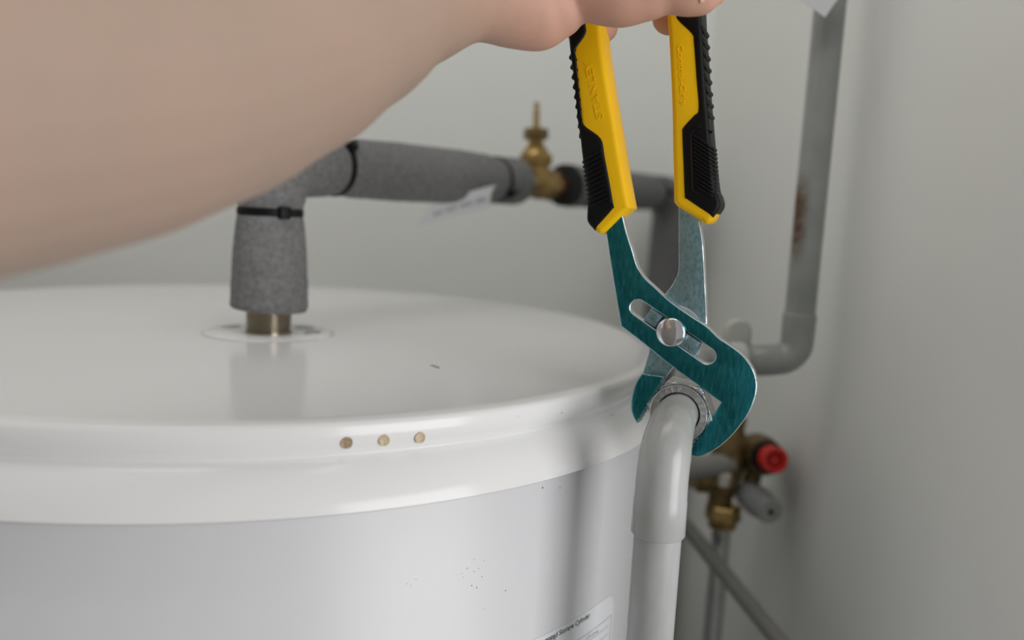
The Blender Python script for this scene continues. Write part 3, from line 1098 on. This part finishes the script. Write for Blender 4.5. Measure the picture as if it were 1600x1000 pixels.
# raised rim round the ribbed panel of the right handle
zc = -TF - 2.85
rp = [L2(u, v, zc + ZB) for u, v in ((1112, 206), (1090, 198), (1079, 210), (1082, 298), (1120, 321))]
path = [P0 + TP * a + Vector((0, 0, b)) + NP * (zc + ZB - (1.6 if i in (0, 4) else 0)) for i, (a, b) in enumerate(rp)]
obj('panel_rim', tube(path, [0.7] * 5, 10), M['rubber'], [c for c in hr.children if c.name.startswith('black')][0])

# ------------------------------------------------------------------ brass inlet valve, pipes at lower right
VD = 682
vx = PD(1130, 800, VD)
vc = PD(1140, 712, VD)
vc = Vector((vx.x + 1, vx.y, vc.z))
iv = thing('inlet_valve', 'dull brass pressure valve with red cap on the right wall', 'valve', (vx.x, vx.y, vx.z - 20))
ZU = Vector((0, 0, 1))
rc_dir = (PD(1213, 719, VD - 60) - PD(1185, 710, VD - 17)).normalized()
rb0 = PD(1212, 719, VD - 44) - rc_dir * 45
obj('valve_body', join(
    lathe([(8, -48), (9.5, -46), (9.8, -34), (11.5, -26), (13.5, -14), (14.5, -2), (14, 8), (11, 18), (8.5, 26), (9, 34), (6, 38)], Vector((vx.x, vx.y, vc.z)), Vector((0.10, 0, 1)), 36),
    lathe([(12, -18), (16, -14), (17.5, -2), (17, 8), (14.5, 16), (14.5, 22)], rb0, rc_dir, 36)), M['brass_dark'], iv, smooth=40)
obj('compression_nut', join(hexa(25, -54, -40, Vector((vx.x, vx.y, vc.z)), ZU, 1.6, 0.25), lathe([(8, -60), (11.5, -59), (12, -54), (8, -53)], Vector((vx.x, vx.y, vc.z)), ZU, 32)), M['brass'], iv, smooth=20)
sn = PD(1100, 750, VD - 10)
obj('side_nut', join(hexa(18, -8, 8, sn, (1, 0.25, -0.1), 1.5, 0.1), tube([sn, Vector((vx.x, vx.y, vc.z - 18))], [6, 7], 16)), M['brass_dark'], iv, smooth=20)
wp = PD(1131, 749, VD - 16)
obj('test_plug', lathe([(3, -6), (5.6, -4), (5.6, 4), (5.0, 6), (3, 6.6)], wp, (0, -0.25, 1), 24), M['white_plastic'], iv, label='cream plastic plug')
bk = rb0 + rc_dir * 21
obj('black_collar', lathe([(11, -1), (12.4, 0), (13.0, 2), (13.0, 9), (12.2, 11), (8, 12)], bk, rc_dir, 40), M['rubber'], iv)
rk = bk + rc_dir * 10
cap = [(8, 0), (10.0, 0.4), (10.5, 2), (10.5, 12.5), (10.0, 13.8), (9.0, 14.2), (7.4, 14.2), (6.9, 13.4), (6.4, 6.5), (3.2, 6.3), (3.0, 10.5), (0.5, 10.6)]
obj('red_cap', lathe(cap, rk, rc_dir, 40), M['red'], iv, label='red plastic cap with hollow face')
# grey outlet with dark hole
gd = (PD(1207, 800, VD - 46) - PD(1172, 772, VD - 8)).normalized()
g0 = PD(1172, 774, VD - 2)
gp = [(8, -8), (11.2, -5), (11.8, 4), (12.4, 12), (12.0, 20), (10.6, 27), (10.2, 35), (9.4, 36.6), (7.0, 37), (2.6, 37), (2.4, 33), (0.4, 32.8)]
go = obj('grey_outlet', lathe(gp, g0, gd, 40), M['grey_cap'], iv, label='grey plastic outlet with small dark hole')
obj('outlet_hole', lathe([(2.5, 34.0), (2.3, 37.1), (0.3, 37.1)], g0, gd, 20), M['black'], go)
obj('outlet_neck', tube([g0 - gd * 4, rb0 + Vector((0, 4, -10))], [7, 8], 20), M['brass_dark'], iv)

sp_ = thing('supply_pipe', 'upright silvery pipe under the brass valve with the red cap', 'pipe', (vx.x, vx.y, 0))
obj('pipe_length', tube([(vx.x, vx.y, vc.z - 58), (vx.x, vx.y, 1000), (vx.x, vx.y, 0.5)], 7.9, 32), M['steel_pipe'], sp_)
ha = PD(1143, 722, VD - 12)
hb = PD(1030, 741, VD - 28)
hdir = (hb - ha).normalized()
# run on until it meets the cylinder body
qx, qy = ha.x - TC.x, ha.y - TC.y
a_ = hdir.x ** 2 + hdir.y ** 2
b_ = 2 * (qx * hdir.x + qy * hdir.y)
c_ = qx * qx + qy * qy - RB * RB
disc = b_ * b_ - 4 * a_ * c_
sl = (-b_ - math.sqrt(disc)) / (2 * a_) if disc > 0 else 180
hp_ = thing('cold_feed_pipe', 'short level grey pipe between the cylinder and the brass valve', 'pipe', ha)
obj('pipe_length', tube([ha, ha + hdir * (sl + 0.5)], 8.6, 32), M['grey_pipe'], hp_)
da, db = PD(1050, 795, 720), PD(1240, 1030, 560)
dp = thing('drain_pipe', 'sloping grey pipe crossing in front of the upright silvery pipe', 'pipe', (db.x, db.y, 0))
dd = (db - da).normalized()
dk = db + dd * 120
tankpt = da - dd * 2
obj('pipe_length', tube([da - dd * 45] + [da] + arc_path(da, dk, Vector((dk.x, dk.y, 0)), 40, 10) + [(dk.x, dk.y, 0.5)], 6.2, 28), M['grey_pipe'], dp)
obj('elbow', join(tube(arc_path(da, da - dd * 50, Vector((XR + 2, (da - dd * 50).y, (da - dd * 50).z)), 10, 8) + [Vector((XR - 0.5, (da - dd * 50).y, (da - dd * 50).z))], 6.9, 24)), M['grey_pipe'], dp)

# paper tag at the top of the right pipe
tc_ = PD(1289, 27, 514)
tl = PD(1218, -22, 512)
tr = PD(1326, -26, 512)
tt_ = tl + tr - tc_
t2 = thing('paper_tag', 'white paper tag corner in front of the stained pipe at the upper right', 'tag', tc_)
obj('tag_sheet', sheet([[lerp(tc_, tr, k / 3) for k in range(4)], [lerp(tl, tt_, k / 3) for k in range(4)]], 0.3), M['paper'], t2, smooth=0)
th_ = (tl + tr) / 2
obj('string', tube([lerp(tc_, tt_, 0.55), lerp(tc_, tt_, 0.85) + Vector((0, 8, 0)), Vector((RE.x, RE.y - RR - 0.7, tt_.z + 12))], 0.6, 8), M['paper'], t2)
sg = lathe([(RR + 0.1, -0.7), (RR + 1.2, -0.7), (RR + 1.2, 0.7), (RR + 0.1, 0.7), (RR + 0.1, -0.7)], (RE.x, RE.y, tt_.z + 12), (0, 0, 1), 24, False)
obj('string_loop', sg, M['paper'], t2)

# ------------------------------------------------------------------ the arm and hand


def capsule_chain(nodes, n=28, sub=6):
    """nodes: (point, radius); Catmull-Rom through the points, hemispherical ends"""
    P = [Vector(p) for p, r in nodes]
    R = [r for p, r in nodes]
    pts, rad = [], []
    for i in range(len(P) - 1):
        p0 = P[i - 1] if i else P[0] * 2 - P[1]
        p3 = P[i + 2] if i + 2 < len(P) else P[-1] * 2 - P[-2]
        for j in range(sub):
            t = j / sub
            pts.append(0.5 * (2 * P[i] + (P[i + 1] - p0) * t + (2 * p0 - 5 * P[i] + 4 * P[i + 1] - p3) * t * t + (3 * P[i] - p0 - 3 * P[i + 1] + p3) * t ** 3))
            k = t * t * (3 - 2 * t)
            rad.append(R[i] + (R[i + 1] - R[i]) * k)
    pts.append(P[-1])
    rad.append(R[-1])
    d0 = (pts[0] - pts[1]).normalized()
    d1 = (pts[-1] - pts[-2]).normalized()
    pre, prr, post, por = [], [], [], []
    for q in (80, 60, 40, 20):
        a = math.radians(q)
        pre.append(pts[0] + d0 * rad[0] * math.sin(a))
        prr.append(rad[0] * math.cos(a))
        post.insert(0, pts[-1] + d1 * rad[-1] * math.sin(a))
        por.insert(0, rad[-1] * math.cos(a))
    return tube(pre + pts + post, prr + rad + por, n)


arm = [(Vector((-265, -95, 1335)), 50), (Vector((-228, 5, 1326)), 49.5), (Vector((-185, 88, 1331)), 48), (Vector((-140, 160, 1350)), 46), (Vector((-125, 185, 1356)), 45.2), (Vector((-109, 210, 1361.5)), 43.4),
       (Vector((-93, 235, 1370)), 41.0), (Vector((-76.5, 261, 1381.5)), 37.0), (Vector((-61.5, 286, 1395)), 32.6), (Vector((-47, 311, 1409.5)), 28.2), (PD(700, -34, 322), 26.2), (PD(780, -75, 338), 24)]
palm1 = [(PD(700, -34, 322), 26), (PD(820, -105, 345), 24), (PD(930, -160, 352), 22), (PD(1030, -175, 352), 18)]
palm2 = [(PD(720, -34, 335), 24), (PD(830, -110, 380), 21), (PD(930, -165, 398), 19), (PD(1020, -170, 402), 16)]
thumb = [(PD(735, -30, 324), 23), (PD(790, -8, 332), 20.0), (PD(838, 7, 337), 18.6), (PD(868, 0, 337), 15.5), (PD(898, -16, 335), 11.2), (PD(932, -6, 333), 10.9), (PD(970, -1, 330), 11.0), (PD(1008, -6, 328), 9.9), (PD(1045, -14, 326), 8.8),
         (PD(1072, -11, 325), 9.1), (PD(1095, -10, 325), 8.6), (PD(1113, -15, 326), 6.6)]
web = [(PD(850, -50, 345), 20), (PD(900, -80, 345), 17)]
f1 = [(PD(870, -120, 396), 11), (PD(866, -50, 398), 9.5), (PD(886, 16, 392), 9.2), (PD(912, 36, 388), 9.0), (PD(940, 42, 386), 8.0)]
f2 = [(PD(960, -165, 402), 11), (PD(955, -90, 402), 9.6), (PD(985, -20, 396), 8.8), (PD(1005, -8, 392), 8.0)]
f3 = [(PD(1030, -170, 396), 11), (PD(1072, -90, 390), 9.6), (PD(1062, -10, 384), 8.8), (PD(1046, 27, 381), 8.3)]
f4 = [(PD(1040, -185, 362), 11), (PD(1128, -130, 366), 9.6), (PD(1128, -70, 374), 8.8), (PD(1100, -35, 378), 8.0)]
hand = join(*[capsule_chain(c) for c in (arm, palm1, palm2, thumb, web, f1, f2, f3, f4)])
me = bpy.data.meshes.new('person')
org = Vector((-235, 5, 1348))
me.from_pydata([tuple((p - org) * MM) for p in hand[0]], [], hand[1])
per = link_mesh('person', me, None)
per.location = org * MM
rm = per.modifiers.new('remesh', 'REMESH')
rm.mode = 'VOXEL'
rm.voxel_size = 0.0013
sm = per.modifiers.new('smooth', 'SMOOTH')
sm.factor = 0.6
sm.iterations = 9
dg = bpy.context.evaluated_depsgraph_get()
me2 = bpy.data.meshes.new_from_object(per.evaluated_get(dg))
per.modifiers.clear()
per.data = me2
me2.materials.clear()
finish(me2, M['skin'], 0)
for p in me2.polygons:
    p.use_smooth = True
tag(per, 'bare forearm reaching in from the left, hand squeezing the plier handles together', 'person')
# thumb nail: a small curved plate on the upper outer side of the thumb tip
nc = PD(1108, -21, 318)
nx = (PD(1118, -20, 321) - PD(1095, -17, 317)).normalized()
nz = (nc - PD(1104, -12, 325.5)).normalized()
ny = nz.cross(nx).normalized()
rowsn = []
for i in range(7):
    a = -1 + 2 * i / 6
    row = []
    for j in range(7):
        b = -1 + 2 * j / 6
        wdt = 5.0 * (1 - 0.25 * max(0, a) ** 2)
        row.append(nc + nx * (a * 6.0) + ny * (b * wdt) - nz * (b * b * 2.2 + 0.5 * a * a))
    rowsn.append(row)
obj('thumbnail', sheet(rowsn, 0.5), M['nail'], per, smooth=60)
